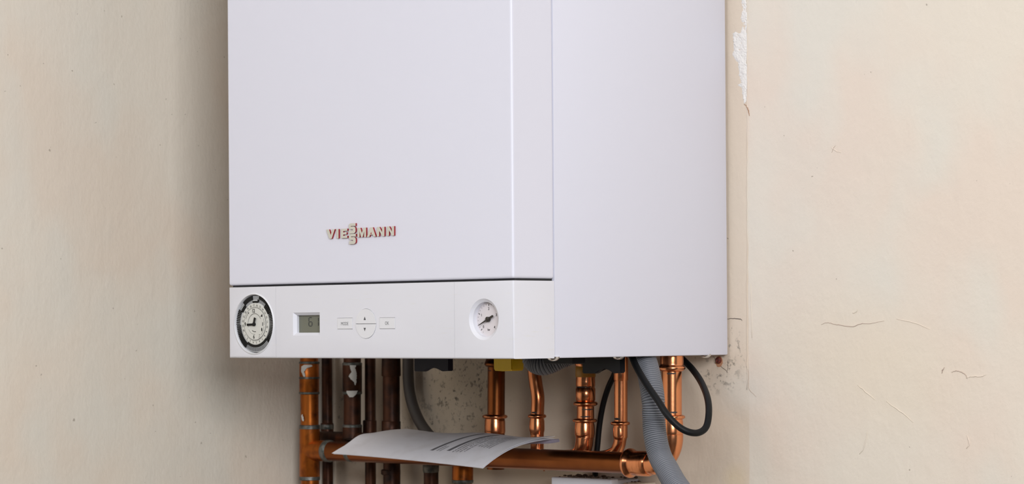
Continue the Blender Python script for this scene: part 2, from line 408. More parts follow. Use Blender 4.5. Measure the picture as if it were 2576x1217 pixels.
# display recess, rect buttons, round button
dA = at(737, 786, 0); dB = at(804.5, 843.5, 0); DI = 0.0028
mo = (at(848.5, 800, 0), at(887, 827.5, 0)); ok = (at(954.5, 798.8, 0), at(994, 826.5, 0))
def rect_cut(a, b, g, y1): return cutter_box((min(a.x, b.x)-g, -0.01, min(a.z, b.z)-g), (max(a.x, b.x)+g, y1, max(a.z, b.z)+g))
bm = new()                    # chamfered display cutter
def rectv(bm, a, b, ins, y): return [bm.verts.new((x, y, zz)) for x, zz in ((a.x+ins, b.z+ins), (b.x-ins, b.z+ins), (b.x-ins, a.z-ins), (a.x+ins, a.z-ins))]
rs = [rectv(bm, dA, dB, -0.0010, -0.001), rectv(bm, dA, dB, DI, DI*1.0), rectv(bm, dA, dB, DI, 0.009)]
for q, s in zip(rs, rs[1:]):
    for i in range(4): bm.faces.new((q[i], q[(i+1) % 4], s[(i+1) % 4], s[i]))
bm.faces.new(rs[0]); bm.faces.new(rs[-1])
cdsp = obj('c', bm, DARK)
cut(fb, [cdsp, rect_cut(*mo, 0.00012, 0.002), rect_cut(*ok, 0.00012, 0.002), cyl_y(BC, BR+0.00016, -0.01, 0.002),
         cutter_box((x1-0.01, 0.012, z-0.02), (x2+0.01, D1+0.01, z+HP-0.006))])
# gauge recess
GA = at(1217, 803, 0); GA = Vector((GA.x, 0, GA.z)); GR = 0.0191
bm = lathe(new(), (GA.x, -0.001, GA.z), (0, 1, 0), [(0, GR+0.0010), (0.001, GR), (0.0018, GR-0.0009), (0.0032, GR-0.0030), (0.0090, GR-0.0033)], 72)
cg = obj('c', bm, DARK)
cut(fc, [cg, cutter_box((x2-0.01, 0.012, z-0.02), (W-0.003, D1+0.01, z+HP-0.006))])

# --- timer dial
timer = obj('timer_bezel', lathe(new(), (TC.x, 0, TC.z), (0, 1, 0), [(0.004, TR-0.0017), (-0.0003, TR-0.0015), (-0.0009, TR-0.0011), (-0.0007, TR-0.0004), (0.0003, TR+0.0004), (0.003, TR+0.0004), (0.003, TR-0.0017)], 96, cap=False), BTN, fa, True, 0.8)
obj('timer_well', lathe(new(), (TC.x, 0.0048, TC.z), (0, 1, 0), [(0, TR-0.0014), (0.002, TR-0.0014)], 64), DARK, fa)
R0 = TR-0.0019
def clock(a, r, y): return Vector((TC.x+r*R0*math.sin(a), y, TC.z+r*R0*math.cos(a)))
dial = obj('tappet_ring', lathe(new(), (TC.x, 0, TC.z), (0, 1, 0), [(0.0046, 0.98*R0), (0.0024, 0.98*R0), (0.0022, 0.70*R0), (0.0046, 0.70*R0)], 96, cap=False), DIALG, fa)
def span(d, a, b): d = d % 360; a %= 360; b %= 360; return a <= d < b if a < b else (d >= a or d < b)
bm = new(); N96 = 96
bg_ = new()
for k in range(N96):
    d = k*360/N96; a = math.radians(d)
    def tooth(B, ra, rb, wid, y=0.0012, hh=0.0016):
        if B is bg_: y, hh = 0.00195, 0.0001
        t = Vector((math.cos(a), 0, -math.sin(a))); pa, pb = clock(a, ra, y+hh), clock(a, rb, y+hh)
        wa = wid*R0*0.5*ra; wb = wid*R0*0.5*rb
        prism(B, [pa-t*wa, pb-t*wb, pb+t*wb, pa+t*wa], (0, -hh, 0))
    full = 2*PI/N96*1.04; thin = 2*PI/N96*0.52; ln = 2*PI/N96*0.25
    if span(d, 322, 352): tooth(bm, .84, .98, full); tooth(bg_, .74, .83, ln)
    elif span(d, 352, 371): tooth(bm, .74, .80, full); tooth(bg_, .84, .97, ln)
    elif span(d, 12, 40): tooth(bm, .88, .98, full); tooth(bg_, .75, .87, thin*.8)
    elif span(d, 40, 62): tooth(bm, .74, .83, full); tooth(bm, .85, .98, thin)
    elif span(d, 62, 132): tooth(bm, .76, .99, thin)
    elif span(d, 132, 212): tooth(bm, .73, .81, full); tooth(bg_, .83, .96, thin)
    elif span(d, 212, 268): tooth(bm, .78, .97, thin*1.25)
    elif span(d, 268, 302): tooth(bm, .82, .99, thin)
    else: tooth(bm, .76, .86, full*.9); tooth(bg_, .87, .97, ln)
o = obj('tappet', bm, INK, dial); o['label'] = 'black switching tappets around the dial'; o['kind'] = 'stuff'
if len(bg_.verts): o = obj('tappet', bg_, GINK, dial); o['kind'] = 'stuff'
disc = obj('dial_disc', lathe(new(), (TC.x, 0, TC.z), (0, 1, 0), [(0.0046, 0.72*R0), (0.0016, 0.72*R0), (0.0014, 0.70*R0), (0.0014, 0.57*R0), (0.0019, 0.565*R0), (0.0019, 0.56*R0), (0.0010, 0.555*R0), (0.0009, 0.54*R0), (0.0009, 0.36*R0), (0.0013, 0.345*R0), (0.0013, 0.0)], 96, cap=False), DIALW, fa)
bm = new()
for n in range(1, 25):
    dg = 84-(n-11)*15; a = math.radians(dg)
    c = clock(a, .645, 0.00135); t = Vector((math.cos(a), 0, -math.sin(a))); u = Vector((math.sin(a), 0, math.cos(a)))
    text_mesh(bm, str(n), c, t, u, 0.0031, 0.0001, 0.01, 0.8)
for k in range(96):
    a = math.radians(k*3.75); t = Vector((math.cos(a), 0, -math.sin(a)))*0.00010
    r0, r1 = .572, (.60 if k % 4 else .615); pa, pb = clock(a, r0, 0.00128), clock(a, r1, 0.00128)
    bm.faces.new([bm.verts.new(v) for v in (pa-t, pb-t, pb+t, pa+t)])
for s, d, r in (('12', -8, .455), ('6', 186, .455), ('9', 268, .50)):
    text_mesh(bm, s, clock(math.radians(d), r, 0.00085), (1, 0, 0), (0, 0, 1), 0.0052, 0.0001, 0.03, 0.85)
def arc(bm, r, d0, d1, wd, y, cx=0, n=16, head=None):
    q = []
    for i in range(n+1):
        a = math.radians(d0+(d1-d0)*i/n); q.append((bm.verts.new(clock(a, r-wd/2, y)), bm.verts.new(clock(a, r+wd/2, y))))
    for a_, b_ in zip(q, q[1:]): bm.faces.new((a_[0], a_[1], b_[1], b_[0]))
    if head:
        a = math.radians(d1); e = math.radians(d1+(6 if d1 > d0 else -6))
        bm.faces.new([bm.verts.new(v) for v in (clock(a, r-.035, y), clock(e, r, y), clock(a, r+.035, y))])
arc(bm, .50, -70, -42, .014, 0.00080, head=True)
arc(bm, .27, 215, 170, .022, 0.00120)
arc(bm, .36, 240, 175, .010, 0.00080)
arc(bm, .36, -110, 60, .012, 0.00080)
arc(bm, .50, 68, 95, .010, 0.00080); arc(bm, .50, 100, 140, .010, 0.00080)
arc(bm, .565, 0, 359.9, .010, 0.00128, n=72)
a0 = clock(math.radians(52), .47, 0.0008)
bm.faces.new([bm.verts.new(a0+Vector(v)) for v in ((-.0019, 0, -.0010), (.0013, 0, -.0014), (.0009, 0, .0018))])
c = clock(math.radians(91), .42, 0.0008)
for i in range(4):
    bm.faces.new([bm.verts.new(c+Vector(v)) for v in ((-.0006+i*.0004, 0, -.0018), (-.0004+i*.0004, 0, -.0018), (-.0004+i*.0004, 0, .0018), (-.0006+i*.0004, 0, .0018))])
c = clock(math.radians(118), .42, 0.0008)
bm.faces.new([bm.verts.new(c+Vector((.0009*math.cos(t*PI/8), 0, .0019*math.sin(t*PI/8)))) for t in range(16)])
c = clock(math.radians(150), .50, 0.0008)
for (rx, dz, r2) in ((.0008, .0016, .0006), (.0010, -.0012, .0013)):
    q = []
    for i in range(17):
        t = i*PI/8; q.append((bm.verts.new(c+Vector((rx*math.cos(t), 0, dz+r2*math.sin(t)))), bm.verts.new(c+Vector(((rx-.0003)*math.cos(t), 0, dz+(r2-.0003)*math.sin(t))))))
    for a_, b_ in zip(q, q[1:]): bm.faces.new((a_[0], a_[1], b_[1], b_[0]))
obj('dial_print', bm, INK, disc)
def hand(name, d, r0, r1, wa, wb, y, parent, mt=INK, C=TC, RR=None):
    RR = RR or R0; a = math.radians(d); t = Vector((math.cos(a), 0, -math.sin(a))); u = Vector((math.sin(a), 0, math.cos(a)))
    c = Vector((C.x, y, C.z)); bm = new()
    prism(bm, [c+u*r0*RR-t*wa, c+u*r1*RR-t*wb, c+u*r1*RR+t*wb, c+u*r0*RR+t*wa], (0, -0.0006, 0)); return obj(name, bm, mt, parent)
hc = Vector((TC.x-0.0007, 0, TC.z-0.0004))
hand('minute_hand', -92, -.02, .36, .0010, .0011, 0.0004, disc, C=hc); hand('hour_hand', 17, -.02, .24, .0009, .0012, 0.0002, disc, C=hc)
obj('hub', lathe(new(), (hc.x, -0.0008, hc.z), (0, 1, 0), [(0, .0012), (0.0003, .0018), (0.0025, .0018)], 24), INK, disc)

# --- display
bm = new(); box(bm, (dA.x+DI-.0005, 0.0055, dB.z+DI-.0005), (dB.x-DI+.0005, 0.0075, dA.z-DI+.0005))
lcd = obj('display_screen', bm, LCD, fb); lcd['label'] = 'grey-green liquid crystal display reading 61'
bm = new()
lp = 0.0054
def lat(px, py): return at(px, py, lp)
def seg7(px, py, w_, h_, segs):
    tkn = 2.6
    S7 = {'a': ((0, 0), (w_, 0)), 'b': ((w_, 0), (w_, h_/2)), 'c': ((w_, h_/2), (w_, h_)), 'd': ((0, h_), (w_, h_)), 'e': ((0, h_/2), (0, h_)), 'f': ((0, 0), (0, h_/2)), 'g': ((0, h_/2), (w_, h_/2))}
    for s in segs:
        (xa, ya), (xb, yb) = S7[s]
        if xa == xb: q = [(xa-tkn*.45, ya+1), (xa+tkn*.45, ya+1), (xa+tkn*.45, yb-1), (xa-tkn*.45, yb-1)]
        else: q = [(xa+.8, ya-tkn*.45), (xb-.8, ya-tkn*.45), (xb-.8, ya+tkn*.45), (xa+.8, ya+tkn*.45)]
        bm.faces.new([bm.verts.new(lat(px+a, py+b)) for a, b in q])
seg7(777, 798.5, 8, 21.5, 'acdefg'); seg7(801, 798.5, 0.01, 21.5, 'ef')
obj('display_digits', bm, LCDI, lcd)

# --- buttons
def rbtn(name, a, b, word):
    bm = new(); box(bm, (a.x+.00012, -0.00035, b.z+.00012), (b.x-.00012, 0.0016, a.z-.00012), 0.0003, 2)
    o = obj(name, bm, BTN, fb)
    c = (a+b)/2; bm = new(); text_mesh(bm, word, (c.x, -0.00037, c.z-0.0002), (1, 0, 0), (0, 0, 1), 0.0046, 0.00004, 0.0, 0.82)
    obj('button_text', bm, GINK, o); return o
rbtn('mode_button', *mo, 'MODE'); rbtn('ok_button', *ok, 'OK')
zc = at(920, 814.5, 0).z
for up in (1, -1):
    bm = new(); pts = []
    h0 = zc-BC.z+up*0.0002; n = 40
    a0 = math.asin(h0/BR)
    for i in range(n+1):
        t = a0+(PI-2*a0)*i/n if up > 0 else a0-(PI+2*a0)*i/n
        pts.append(Vector((BC.x+(BR-.0001)*math.cos(t), 0.0016, BC.z+(BR-.0001)*math.sin(t))))
    prism(bm, pts, (0, -0.0021, 0))
    fr = [e for e in bm.edges if all(v.co.y < 0 for v in e.verts)]
    bmesh.ops.bevel(bm, geom=fr, offset=0.00035, segments=2, affect='EDGES')
    o = obj('arrow_button', bm, BTN, fb); o['label'] = 'upper half round button with up triangle' if up > 0 else 'lower half round button with down triangle'
    c = at(918.5, 800.5 if up > 0 else 828.5, 0); bm = new(); s = 0.0016
    bm.faces.new([bm.verts.new((c.x+dx*s, -0.00055, c.z+dz*s*up)) for dx, dz in ((-1, -1), (1, -1), (0, 1.1))])
    obj('arrow_symbol', bm, GINK, o)

# --- gauge
gf = obj('pressure_gauge', lathe(new(), (GA.x, 0.0068, GA.z), (0, 1, 0), [(0, GR-0.0030), (0.003, GR-0.0030)], 72), GFACE, fc)
GRf = GR-0.0033
def gp(d, r, y=0.0066): a = math.radians(d); return Vector((GA.x+r*GRf*math.sin(a), y, GA.z+r*GRf*math.cos(a)))
bm = new()
for i in range(-1, 21):
    d = -135+i*13.5; a = math.radians(d); t = Vector((math.cos(a), 0, -math.sin(a))); mj = i % 5 == 0
    wd = 0.00030 if mj else 0.00016; pa, pb = gp(d, .78 if mj else .84), gp(d, .90)
    bm.faces.new([bm.verts.new(v) for v in (pa-t*wd, pb-t*wd, pb+t*wd, pa+t*wd)])
for s, d, r in (('0', -135, .62), ('1', -67.5, .64), ('2', 0, .62), ('3', 67.5, .66), ('4', 135, .66), ('bar', 180, .60)):
    text_mesh(bm, s, gp(d, r), (1, 0, 0), (0, 0, 1), 0.0036 if s != 'bar' else 0.0030, 0.00005, 0.01, 0.85)
obj('gauge_scale', bm, INK, gf)
nd = -115
bm = new(); a = math.radians(nd); t = Vector((math.cos(a), 0, -math.sin(a))); u = Vector((math.sin(a), 0, math.cos(a))); c = Vector((GA.x, 0.0053, GA.z))
prism(bm, [c-u*.0070-t*.0010, c-u*.0078-t*.0003, c-u*.0078+t*.0003, c-u*.0070+t*.0010, c+t*.0009, c+u*.0135+t*.00015, c+u*.0135-t*.00015, c-t*.0009], (0, -0.0006, 0))
lathe(bm, (GA.x, 0.0038, GA.z), (0, 1, 0), [(0, .0014), (.0004, .0024), (.0028, .0024)], 28)
obj('gauge_needle', bm, NEEDLE, gf)

# --- lettering on the cover
Yl = 0.0
def LP(x, y): return at(800+x/11.71, 540+y/11.71, Yl-0.0019)
bm = new()
def letter(x0, x1, yb0, yb1, hgt, polys):        # baseline heights at left/right, letter height, unit polygons
    for P in polys:
        q = [LP(x0+u*(x1-x0), (yb0+u*(yb1-yb0))-v*hgt) for u, v in P]
        prism(bm, q, (0, 0.0021, 0), 0, 1)
H = 275
LV = [[(0, 1), (.34, 1), (.53, .38), (.70, 1), (1, 1), (.64, 0), (.37, 0)]]
LI = [[(0, 0), (0, 1), (1, 1), (1, 0)]]
LE = [[(0, 0), (0, 1), (1, 1), (1, .76), (.36, .76), (.36, .61), (.88, .61), (.88, .39), (.36, .39), (.36, .24), (1, .24), (1, 0)]]
LM = [[(0, 0), (0, 1), (.33, 1), (.5, .42), (.67, 1), (1, 1), (1, 0), (.77, 0), (.77, .62), (.60, 0), (.40, 0), (.23, .62), (.23, 0)]]
LA = [[(0, 0), (.34, 1), (.66, 1), (1, 0), (.72, 0), (.66, .2), (.34, .2), (.28, 0)]]
LN = [[(0, 0), (0, 1), (.32, 1), (.70, .42), (.70, 1), (1, 1), (1, 0), (.70, 0), (.30, .60), (.30, 0)]]
letter(240, 492, 712, 698, H, LV); letter(545, 605, 696, 694, H, LI); letter(675, 862, 692, 682, H, LE)
letter(1165, 1415, 662, 652, H, LM); letter(1440, 1700, 652, 640, H, LA); letter(1735, 1955, 636, 628, H, LN); letter(2025, 2240, 620, 610, H, LN)
prism(bm, [LP(1545, 575)+Vector((0, -.0001, 0)), LP(1580, 573)+Vector((0, -.0001, 0)), LP(1563, 500)+Vector((0, -.0001, 0))], (0, 0.0002, 0), 1, 1)
# the two stacked esses: squared, wide strokes
LS = []
def s_shape():
    o = [(1.0, 1.0), (.30, 1.0), (.10, .95), (.0, .82), (.0, .58), (.10, .45), (.28, .40)]
    pts = [(1.0, 1.0), (.28, 1.0), (.09, .95), (0, .84), (0, .55), (.08, .45), (.22, .41), (.55, .41), (.60, .38), (.60, .33), (.55, .30), (0, .30), (0, 0), (.72, 0), (.92, .08), (1, .22), (1, .45), (.94, .60), (.76, .68), (.30, .68), (.30, .74), (1, .74)]
    return [pts]
letter(905, 1105, 556, 548, 300, s_shape()); letter(912, 1112, 868, 860, 300, s_shape())
bmesh.ops.recalc_face_normals(bm, faces=bm.faces[:])
o = obj('brand_lettering', bm, [BEIGE, RED], cover); o['label'] = 'raised beige VIESSMANN letters with red sides'

# --- screws under the casing
def dome_screw(p, r=0.0050):
    bm = lathe(new(), p+Vector((0, 0, 0.004)), (0, 0, -1), [(0, r*.5), (0.0012, r*.5), (0.0013, r), (0.0030, r*.92), (0.0044, r*.7), (0.0052, r*.35), (0.0054, 0.0)], 24)
    return obj('screw', bm, CHROME, boiler, True, 0.6)
for px, py, X in ((1392, 900, W-0.0045), (1556, 899, W-0.007), (1775, 893, W-0.006)):
    p = atx(px, py, X); dome_screw(Vector((p.x, p.y, z-0.0014)), 0.0060)
bm = new(); a = atx(1372, 903, W-0.03); 
obj('side_flange', box(new(), (W-0.012, D1, z+0.0004), (W-0.0005, L-0.002, z+0.0024)), WHITE, boiler)

# ------------------------------------------------------------------ pipes
def vpipe(parent, name, px, py0, py1, wpx, Y, mt, px1=None):
    """straight tube between two heights, its centre at column px"""
    a = at(px, py0, Y); b = at(px if px1 is None else px1, py1, Y); r = mpx(wpx/2, (a+b)/2)
    return obj(name, lathe(new(), a, b-a, [(0, r), ((b-a).length, r)], 36), mt, parent, True, 0.7)
def vprof(parent, name, px, Y, prof, mt, n=36, px1=None):
    """turned shape; prof = (image row, width in pixels)"""
    a = at(px, prof[0][0], Y); b = at(px if px1 is None else px1, prof[-1][0], Y); d = (b-a)
    T = prof[-1][0]-prof[0][0]
    pr = [((y-prof[0][0])/T*d.length, mpx(wd/2, a)) for y, wd in prof]
    return obj(name, lathe(new(), a, d, pr, n), mt, parent, True, 0.8)
def bead(y, w0, w1, hgt=11):     # rolled bead of a press fitting
    return [(y, w0), (y+.12*hgt, (w0+w1)/2+1), (y+.3*hgt, w1-1), (y+.5*hgt, w1), (y+.7*hgt, w1-1), (y+.88*hgt, (w0+w1)/2+1), (y+hgt, w0+1)]
def press(parent, px, Y, y0, y1, wpipe, wbead, wbody, wneck, px1=None, mt=None):
    """press end: bead, body, shoulder and neck"""
    pr = [(y0-.5, wpipe-.5)]+bead(y0, wbody-4, wbead)+[(y0+13, wbody-3), (y0+17, wbody-1), (y1-14, wbody), (y1-9, wbody-.5), (y1-5, wbody-3), (y1-1, wneck+1), (y1+1, wneck)]
    return vprof(parent, 'press_fitting', px, Y, pr, mt or COPPER, px1=px1)
def marks(parent, px, Y, wpx, rows, mt=MARK, hw=2.0):
    for (y, x0, x1) in rows:      # hand drawn insertion marks, wrapped on the tube
        c = at(px, y, Y); r = mpx(wpx/2, c)+0.00015
        # angle facing the camera
        base = math.atan2(CAMP.y-c.y, CAMP.x-c.x); bm = new(); q = []
        R = wpx/2
        A0 = math.asin(max(-.98, min(.98, (x0-px)/R))); A1 = math.asin(max(-.98, min(.98, (x1-px)/R)))
        for i in range(13):
            t = A0+(A1-A0)*i/12; ang = base+t; h = mpx(hw, c)*(.35+.65*math.sin(PI*(i+.5)/13))*(1+.3*random.uniform(-1, 1))
            p = Vector((c.x+r*math.cos(ang), c.y+r*math.sin(ang), c.z+random.uniform(-1, 1)*.0002))
            q.append((bm.verts.new(p+Vector((0, 0, h))), bm.verts.new(p-Vector((0, 0, h)))))
        for a_, b_ in zip(q, q[1:]): bm.faces.new((a_[0], b_[0], b_[1], a_[1]))
        obj('marker_line' if mt is MARK else 'paint_splash', bm, mt, parent)
def splash(parent, px, Y, wpx, rows):     # rows: (image row, left, right); one smooth patch wrapped on the tube
    bm = new(); R = wpx/2; c0 = at(px, rows[0][0], Y); r = mpx(wpx/2, c0)+0.00025; base = math.atan2(CAMP.y-c0.y, CAMP.x-c0.x); prev = None
    y = rows[0][0]
    while y <= rows[-1][0]:
        for (ya, la, ra), (yb, lb, rb_) in zip(rows, rows[1:]):
            if ya <= y <= yb:
                t = (y-ya)/(yb-ya); l = la+(lb-la)*t+1.1*mn.noise(Vector((y*.35, px, 0))); rr = ra+(rb_-ra)*t+1.3*mn.noise(Vector((y*.3, px, 7)))
        zz = at(px, y, Y).z; cur = []
        for k in range(7):
            sx = max(-.97, min(.97, (l+(rr-l)*k/6-px)/R)); ang = base+math.asin(sx)
            cur.append(bm.verts.new((c0.x+r*math.cos(ang), c0.y+r*math.sin(ang), zz)))
        if prev:
            for k in range(6): bm.faces.new((prev[k], prev[k+1], cur[k+1], cur[k]))
        prev = cur; y += 1.0
    obj('paint_splash', bm, SPLASH, parent, True)
TOPY = 868     # image row safely inside the boiler recess
def pt(px, py, Y): return at(px, py, Y)

# A: old lacquered riser in the corner, its tee and the long horizontal pipe
A = empty('copper_pipe', pt(776, 1145, YP), 'old orange-brown copper pipe in the left corner, tee at its lower end', 'pipe')
vpipe(A, 'pipe', 777.5, TOPY, 3200, 46, YP, OLDC, 795)
vprof(A, 'coupling', 778, YP, [(911, 46), (913, 50), (986, 50), (989, 46)], OLDC)
for y, wd in ((912, 51), (988, 51), (950, 50.6)):
    vprof(A, 'solder_ring', 778, YP, [(y-3.5, 47), (y-2, wd+1), (y+2, wd+1.4), (y+3.5, 47)], SOLDER)
vprof(A, 'tee', 779, YP, [(1073, 46), (1075, 51.5), (1200, 52), (1203, 46)], OLDC)
for y in (1074, 1202):
    vprof(A, 'solder_ring', 779, YP, [(y-6, 47), (y-4, 52), (y+4, 52.6), (y+6, 47)], SOLDER)
splash(A, 778, YP, 51.5, [(917, 765, 783), (921, 759, 786), (925, 758, 772), (934, 758, 765), (943, 762, 768), (947, 764, 768)])
splash(A, 779, YP, 52, [(1041, 760, 761), (1046, 758, 763), (1055, 760, 765), (1058, 762, 764)])
# main horizontal
Zh = pt(1200, 1149, YP).z
def hx(px, py=1148): return pt(px, py, YP).x
Hp = empty('header_pipe', (hx(1200), YP, Zh), 'long horizontal copper pipe crossing in front of the upright pipes, papers resting on it', 'pipe')
rh = 0.0108
def hlathe(parent, name, prof, mt):
    x0 = prof[0][0]; return obj(name, lathe(new(), (x0, YP, Zh), (1, 0, 0), [(x-x0, r) for x, r in prof], 40), mt, parent, True, 0.8)
hlathe(Hp, 'pipe', [(hx(822), rh), (hx(1600), rh)], COPPER2)
hlathe(A, 'branch', [(hx(779), rh*1.08), (hx(826), rh*1.08), (hx(827), rh)], OLDC)
hlathe(A, 'solder_ring', [(hx(820), rh), (hx(822), rh*1.13), (hx(830), rh*1.15), (hx(833), rh)], SOLDER)
hlathe(Hp, 'solder_ring', [(hx(880), rh), (hx(881), rh*1.02), (hx(889), rh*1.02), (hx(890), rh)], SOLDER)
# press elbow joining header and right riser
xM = pt(1690, 1000, YP).x
bx0 = hx(1577, 1150); bx1 = hx(1598, 1150)
rb = 0.0108
el = hlathe(Hp, 'press_fitting', [(bx0, rb), (bx0+.0010, rb*1.20), (bx0+.0028, rb*1.34), (bx0+.0048, rb*1.38), (bx0+.0066, rb*1.32), (bx0+.0088, rb*1.18), (bx0+.0105, rb*1.13), (bx0+.014, rb*1.16), (hx(1632, 1152), rb*1.16), (hx(1636, 1152), rb*1.06)], COPPER)
# elbow bend
zt = pt(1690, 1098, YP).z; xe = xM; Rb = zt-Zh
P = [Vector((hx(1630), YP, Zh))]
xs = max(xe-Rb, hx(1632))
for i in range(17):
    t = PI/2*i/16; P.append(Vector((xs+(xe-xs)*math.sin(t), YP, Zh+Rb*(1-math.cos(t)))))
P.append(Vector((xe, YP, zt+0.002)))
obj('elbow', sweep(new(), P, rb*1.02, 36), COPPER, Hp, True, 0.9)
# M: right riser
M = empty('copper_pipe', pt(1690, 1100, YP), 'thick bright copper pipe at the right, behind the black cable loop', 'pipe')
vpipe(M, 'pipe', 1690, TOPY-10, 1098, 51, YP, COPPER)
vprof(M, 'press_fitting', 1690, YP, [(TOPY-8, 55), (880, 60), (914, 60)]+[(918, 60), (920, 64), (923, 68), (926, 69), (929, 67), (932, 60), (934, 52)], COPPER)
press(M, 1690, YP, 1043, 1099, 51, 68, 58, 52)
marks(M, 1690, YP, 51, [(939, 1678, 1700), (1036, 1686, 1704)])
# G: gas pipe
YG = 0.276
Gp = empty('copper_pipe', pt(1246, 1100, YG), 'bright copper gas pipe under the yellow valve handle', 'pipe')
vpipe(Gp, 'pipe', 1249, TOPY, 1180, 44, YG, COPPER2, 1247)
vprof(Gp, 'press_fitting', 1249, YG, [(TOPY+2, 52), (905, 54), (910, 58), (913, 61), (917, 61), (921, 55), (923, 44)], COPPER2)
press(Gp, 1245, YG, 1042, 1096, 43, 64, 53, 46)
marks(Gp, 1247, YG, 44, [(1000, 1238, 1250), (1038, 1236, 1246), (932, 1228, 1240)], MARK, 1.2)
# H: thin bent pipe
Hh = empty('copper_pipe', pt(1350, 1100, YG), 'thin copper pipe with a slight bend, dropping below the corrugated hose loop', 'pipe')
obj('pipe', sweep(new(), catmull([pt(1343, TOPY, YG), pt(1344, 930, YG), pt(1348, 965, YG), pt(1353, 1000, YG), pt(1352, 1045, YG), pt(1351, 1160, YG)], 8), mpx(16.8, pt(1350, 1000, YG)), 32), COPPER, Hh, True)
press(Hh, 1351, YG, 1041, 1092, 33, 47, 38.5, 34)
marks(Hh, 1352, YG, 34, [(1037, 1338, 1350)], MARK, 2.2)
# I: stacked fittings pipe
YI = 0.276
Ip = empty('copper_pipe', pt(1472, 1100, YI), 'copper pipe with three stacked press fittings beneath the black plastic handle', 'pipe')
vpipe(Ip, 'pipe', 1473, TOPY, 1100, 44, YI, COPPER)
vprof(Ip, 'press_fitting', 1473, YI, [(912, 46), (914, 54), (917, 55), (921, 50), (924, 48), (948, 48), (960, 49), (970, 49), (972, 46.5), (975, 46.5), (977, 50), (1006, 50), (1008, 46)]+bead(1009, 48, 62, 12)+[(1022, 44)], COPPER)
vprof(Ip, 'tape_band', 1473, YI, [(921, 50), (922, 51), (947, 51), (948, 49)], TAPE)
press(Ip, 1471, YI, 1052, 1101, 44, 62, 51, 44)
marks(Ip, 1473, YI, 49.6, [(973, 1450, 1488)], MARK, 1.4)
marks(Ip, 1473, YI, 44, [(1029, 1464, 1492), (1047, 1460, 1486)], MARK, 1.6)
P = [pt(1471, 1099, YI), pt(1470.5, 1106, YI), pt(1469, 1118, YI), pt(1464, 1135, YI), pt(1452, 1147, YI), pt(1430, 1153, YI), pt(1375, 1154, YI)]
obj('elbow', sweep(new(), catmull(P, 6), mpx(22.5, P[0]), 32), COPPER, Ip, True)
# K
Kp = empty('copper_pipe', pt(1562, 1100, YI), 'thin straight copper pipe between the upright black cable and the grey hose', 'pipe')
vpipe(Kp, 'pipe', 1562, TOPY, 1100, 33.5, YI, COPPER)
vprof(Kp, 'coupling', 1562, YI, [(TOPY, 36), (936, 36.5), (955, 36.5), (958, 33.5)], COPPER)
press(Kp, 1560.5, YI, 1059, 1106, 33, 49, 37, 31)
marks(Kp, 1562, YI, 34, [(1053, 1546, 1560)], MARK, 2.5)
P = [pt(1560, 1104, YI), pt(1559.5, 1109, YI), pt(1557, 1120, YI), pt(1549, 1136, YI), pt(1530, 1146, YI), pt(1510, 1150, YI)]
obj('elbow', sweep(new(), catmull(P, 6), mpx(16, P[0]), 32), COPPER, Kp, True)
# copper bits peeping out under the header
Q = empty('pipe_stub', pt(1400, 1170, YI), 'short copper elbow just showing under the horizontal pipe, above the white box', 'pipe')
P = [pt(1345, 1155, 0.283), pt(1365, 1163, 0.283), pt(1390, 1167, 0.283), pt(1415, 1166, 0.283), pt(1435, 1160, 0.283)]
obj('elbow', sweep(new(), catmull(P, 6), mpx(15, P[0]), 24), OLDC, Q, True)
obj('solder_drip', sweep(new(), [pt(1367, 1170, .268), pt(1368, 1178, .268), pt(1369, 1185, .268)], lambda i, s: (.0022, .0018, .0006)[i], 10), COPPER, Q, True)

# rear pipes on the left
YB = 0.291; YC = 0.269
Bp = empty('copper_pipe', pt(823, 1100, YB), 'thin dark tarnished pipe just right of the corner pipe', 'pipe')
vpipe(Bp, 'pipe', 822, TOPY, 3200, 27, YB, TARN, 840)
vprof(Bp, 'fitting', 823, YB, [(1063, 28), (1065, 32), (1108, 32), (1110, 28)], TARN)
vprof(Bp, 'solder_ring', 823, YB, [(1066, 30), (1068, 33.5), (1078, 33.5), (1080, 30)], SOLDER)
Cp = empty('copper_pipe', pt(886, 1100, YC), 'dark copper pipe splashed with white paint', 'pipe')
vpipe(Cp, 'pipe', 886, TOPY, 1105, 44, YC, TARN)
vprof(Cp, 'coupling', 886, YC, [(914, 44), (916, 49), (985, 49), (988, 44)], TARN)
for y in (915, 987, 1071): vprof(Cp, 'solder_ring', 886, YC, [(y-4, 45), (y-2, 50), (y+3, 50), (y+5, 45)], SOLDER)
vprof(Cp, 'fitting', 886, YC, [(1068, 44), (1070, 49), (1101, 49), (1103, 44)], TARN)
splash(Cp, 886, YC, 50, [(918, 880, 896), (925, 881, 893), (935, 884, 896), (945, 877, 897), (953, 882, 896), (960, 890, 896), (968, 892, 894)])
splash(Cp, 886, YC, 51, [(982, 872, 900), (986, 872, 898), (992, 875, 895), (998, 879, 888)])
Dp = empty('copper_pipe', pt(932, 1100, YB), 'thin dark pipe between the paint-splashed pipe and the wide brown one', 'pipe')
vpipe(Dp, 'pipe', 931, TOPY, 3200, 27.5, YB, TARN, 938)
vprof(Dp, 'fitting', 930, YB, [(1056, 29), (1058, 35), (1098, 35), (1100, 29)], TARN)
Ep = empty('copper_pipe', pt(985, 1100, YB-.004), 'wide brown tarnished pipe, rightmost of the dark pipes by the corner', 'pipe')
vpipe(Ep, 'pipe', 984, TOPY, 3200, 43, YB-.006, TARN, 996)
vprof(Ep, 'coupling', 984, YB-.006, [(TOPY, 46), (944, 49), (947, 44)], TARN)
vprof(Ep, 'fitting', 984, YB-.006, [(1058, 44), (1060, 48), (1100, 48), (1102, 44)], TARN)
vprof(Ep, 'solder_ring', 983, YB-.006, [(1180, 44), (1182, 49), (1192, 49), (1194, 44)], TARN)
